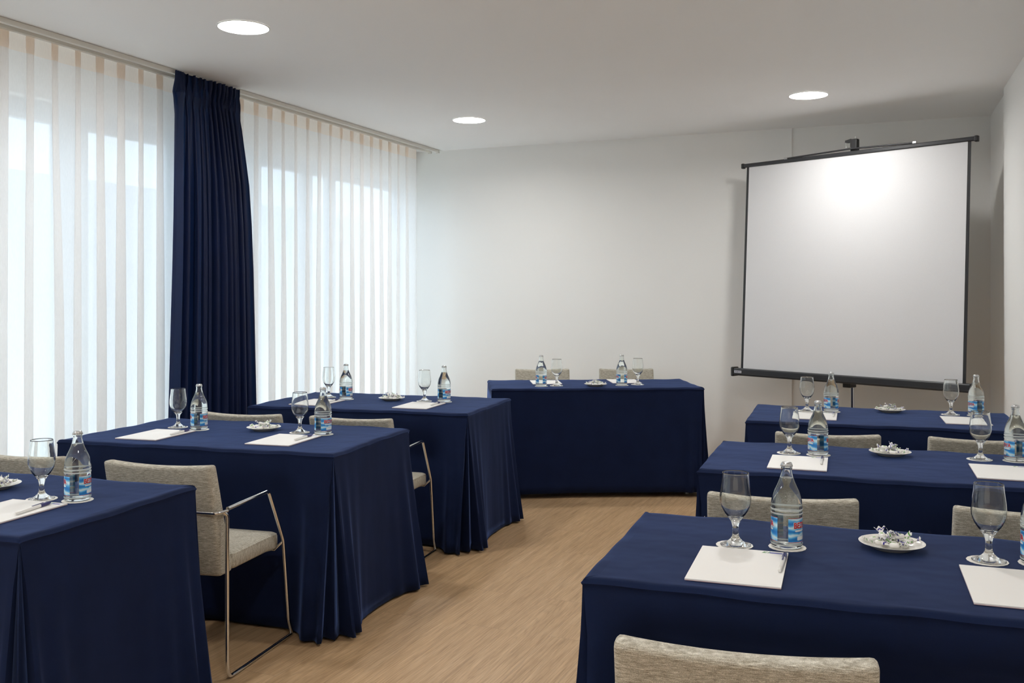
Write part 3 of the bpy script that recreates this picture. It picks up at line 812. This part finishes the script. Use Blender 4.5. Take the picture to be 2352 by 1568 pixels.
for key, d in S.items():
    wh = names[key]; nb = len(d['b']); deg = TB[key][1]
    for i, (x, y) in enumerate(d['g']):
        w = two(nb, i)
        put(COA, x-.003, y+.002, HT+.0004, D(deg+11*i), 'scalloped white coaster under the %s goblet on %s' % (w, wh))
        put(GOB, x, y, HT+.0004, 0, 'empty stemmed water goblet, the %s one on %s' % (w, wh))
    for i, (x, y, tw) in enumerate(d['b']):
        w = two(nb, i)
        put(COA, x+.002, y-.002, HT+.0004, D(deg+7*i+4), 'scalloped white coaster under the %s water bottle on %s' % (w, wh))
        # label gap turned: 90 deg + facing camera
        face = math.atan2(-y, -x)
        put(BOT, x, y, HT+.0008, face+D(-90-14.5+tw), 'capped clear water bottle, the %s one on %s' % (w, wh))
    for i, (x, y, a) in enumerate(d['pads']):
        put(PAD, x, y, ZT, D(a), 'blank white note pad at the %s place of %s' % (two(nb, i), wh))
    for i, (x, y, a) in enumerate(d['pens']):
        put(PEN, x, y, ZT+PAD_H, D(a), 'white and navy pen on the %s pad of %s' % (two(nb, i), wh))
    px, py = d['p']
    put(PLA, px, py, ZT-.0004, 0, 'small white plate holding wrapped sweets on ' + wh)
    rnd = random.Random(ord(key[0]) + 3*ord(key[1]))
    spots = [(-.044, .010), (-.018, .030), (.014, .032), (.042, .014), (.030, -.016), (.000, -.006), (-.030, -.022), (.008, -.036)]
    zz = ZT + .0068
    for k, (sx, sy) in enumerate(spots):
        a = rnd.uniform(-.9, .9)+(k % 3)*.5
        put((CAG, CAB)[k % 2], px+sx+rnd.uniform(-.003, .003), py+sy+rnd.uniform(-.003, .003), zz+(.0035 if math.hypot(sx, sy) > .036 else .0005), a,
            '%s-striped sweet %s of the plate on %s' % (('green', 'blue')[k % 2], ('at the left rim', 'at the back left', 'at the back right', 'at the right rim', 'at the front right', 'low in the middle', 'at the front left', 'at the front rim')[k], wh), tilt=(rnd.uniform(-.15, .15), rnd.uniform(-.12, .12)))
    for k, (sx, sy) in enumerate([(-.022, .006), (.018, .008), (-.002, .018)]):
        put((CAG, CAB)[(k+1) % 2], px+sx, py+sy, zz+.0165, rnd.uniform(0, 3),
            '%s-striped sweet topping the %s of the pile on %s' % (('green', 'blue')[(k+1) % 2], ('left', 'right', 'back')[k], wh), tilt=(rnd.uniform(-.5, .5), rnd.uniform(-.35, .35)))

# ================================================================== projection screen on its tripod
def make_projector_screen():
    PL, PR = Vector((-1.193, 7.549)), Vector((.345, 6.804)); Wd = (PR-PL).length; mid = (PL+PR)/2
    ang = math.atan2(PR.y-PL.y, PR.x-PL.x)
    r = empty('projection_screen', (mid.x, mid.y, 0), ang, 'white tripod projection screen in a black frame before the end wall', 'projection screen')
    hw = Wd/2+.002; zb, zt_ = .822, 2.391; tilt = .08      # top stands further back than the case
    def yy(z): return -.045 + tilt*(z-zb)/(zt_-zb)
    bw = .021; th = .002
    def sheet(nm, x0, x1, z0, z1, m, off=0):
        b = BM(); v = []
        for (x, z) in ((x0, z0), (x1, z0), (x1, z1), (x0, z1)):
            for q in (0, th): v.append(b.verts.new((x, yy(z)+q-off, z)))
        b.faces.new((v[0], v[2], v[4], v[6])); b.faces.new((v[7], v[5], v[3], v[1]))
        for i in range(4): j = (i+1) % 4; b.faces.new((v[2*i], v[2*i+1], v[2*j+1], v[2*j]))
        return obj(nm, b, m, r)
    sheet('screen_fabric', -hw+bw, hw-bw, zb, zt_, M['screen'])
    sheet('side_border', -hw, -hw+bw, zb, zt_, M['black']); sheet('side_border', hw-bw, hw, zb, zt_, M['black'])
    b = BM(); yt = yy(zt_)
    box(b, -hw-.028, hw+.028, yt-.010, yt+.014, zt_-.003, zt_+.026, .006); obj('top_bar', b, M['charcoal'], r)
    for s in (-1, 1):
        b = BM(); box(b, s*(hw+.034)-.012, s*(hw+.034)+.012, yt-.014, yt+.018, zt_-.010, zt_+.030, .006); obj('end_cap', b, M['black'], r)
    # hinged keystone rod above the bar, lifted to the hook
    b = BM(); tube(b, [(-.50, yt-.006, zt_+.028), (.0, yt-.008, zt_+.042), (.03, yt-.008, zt_+.042), (.48, yt-.006, zt_+.031)], .006, 8); obj('carry_rod', b, M['charcoal'], r, True, 50)
    b = BM(); box(b, .47, .50, yt-.012, yt, zt_+.024, zt_+.042, .003); box(b, -.52, -.49, yt-.012, yt, zt_+.022, zt_+.036, .003); obj('rod_clip', b, M['steel'], r)
    b = BM(); box(b, .005, .055, yt+.012, yt+.055, zt_+.005, zt_+.115, .006)
    vs = [(-.040, zt_+.095), (-.036, zt_+.110), (.006, zt_+.118), (.010, zt_+.100), (-.022, zt_+.092)]
    f0 = [b.verts.new((x, yt+.018, z)) for x, z in vs]; f1 = [b.verts.new((x, yt+.048, z)) for x, z in vs]
    b.faces.new(f0); b.faces.new(f1[::-1])
    for i in range(5): b.faces.new((f0[i], f0[(i+1) % 5], f1[(i+1) % 5], f1[i]))
    obj('hanging_hook', b, M['black'], r)
    b = BM(); tube(b, rounded_path([(-.035, yt+.03, zt_+.092), (-.035, yt+.03, zt_+.058), (-.004, yt+.03, zt_+.056), (-.004, yt+.03, zt_+.09)], .01), .0022, 8); obj('wire_loop', b, M['chrome'], r, True, 60)
    b = BM(); lathe(b, [(.0, .02), (.004, .02), (.004, 0), (0, 0)], 12, cx=0, cy=0)
    bmesh.ops.translate(b, vec=(.035, yt+.034, zt_+.112), verts=b.verts[:]); obj('pin', b, M['chrome'], r)
    # roller case
    b = BM(); box(b, -hw-.045, hw+.045, -.085, -.020, zb-.052, zb+.004, .008, 3); box(b, -hw-.045, hw+.045, -.088, -.082, zb-.040, zb-.036, .001)
    obj('roller_case', b, M['charcoal'], r)
    for s in (-1, 1):
        b = BM(); box(b, s*(hw+.052)-.012, s*(hw+.052)+.012, -.091, -.014, zb-.060, zb+.012, .008, 3); obj('case_end_cap', b, M['black'], r)
    b = BM(); box(b, -hw-.030, -hw+.034, -.0895, -.0868, zb-.031, zb-.013); st = obj('maker_sticker', b, M['sticker'], r)
    cu = bpy.data.curves.new('t', 'FONT'); cu.body = 'PROJECTA'; cu.size = .0125; cu.offset = .0003; cu.align_x = 'CENTER'; cu.align_y = 'CENTER'
    to = bpy.data.objects.new('t', cu); COL.objects.link(to)
    me = bpy.data.meshes.new_from_object(to.evaluated_get(bpy.context.evaluated_depsgraph_get())); bpy.data.objects.remove(to)
    bt = bmesh.new(); bt.from_mesh(me); bpy.data.meshes.remove(me)
    for v in bt.verts: v.co = Vector((-hw+.002+v.co.x*.92, -.0900, zb-.022+v.co.y))
    obj('lettering', bt, M['stickink'], st)
    # stand
    b = BM(); box(b, -.01, .052, -.030, .050, zb-.085, zb-.052, .004); obj('case_bracket', b, M['black'], r)
    b = BM(); lathe(b, [(.0125, .30), (.0125, zt_+.02)], 18, cx=.021, cy=.052); obj('pole', b, M['chrome'], r, True, 40)
    b = BM(); lathe(b, [(.022, .36), (.024, .39), (.024, .44), (.020, .46)], 20, cx=.021, cy=.052); obj('leg_collar', b, M['black'], r, True, 40)
    for k in range(3):
        a = PI/2 + .2 + k*2*PI/3
        b = BM(); tube(b, [(.021+.018*math.cos(a), .052+.018*math.sin(a), .41), (.021+.40*math.cos(a), .052+.40*math.sin(a), .022)], .009, 12); lg = obj('leg', b, M['steel'], r, True, 50)
        b = BM(); tube(b, [(.021+.385*math.cos(a), .052+.385*math.sin(a), .045), (.021+.409*math.cos(a), .052+.409*math.sin(a), .011)], .0115, 12); obj('rubber_foot', b, M['black'], lg, True, 50)
        b = BM(); tube(b, [(.021, .052, .31), (.021+.24*math.cos(a), .052+.24*math.sin(a), .18)], .005, 8); obj('brace', b, M['steel'], r, True, 50)
    return r
make_projector_screen()
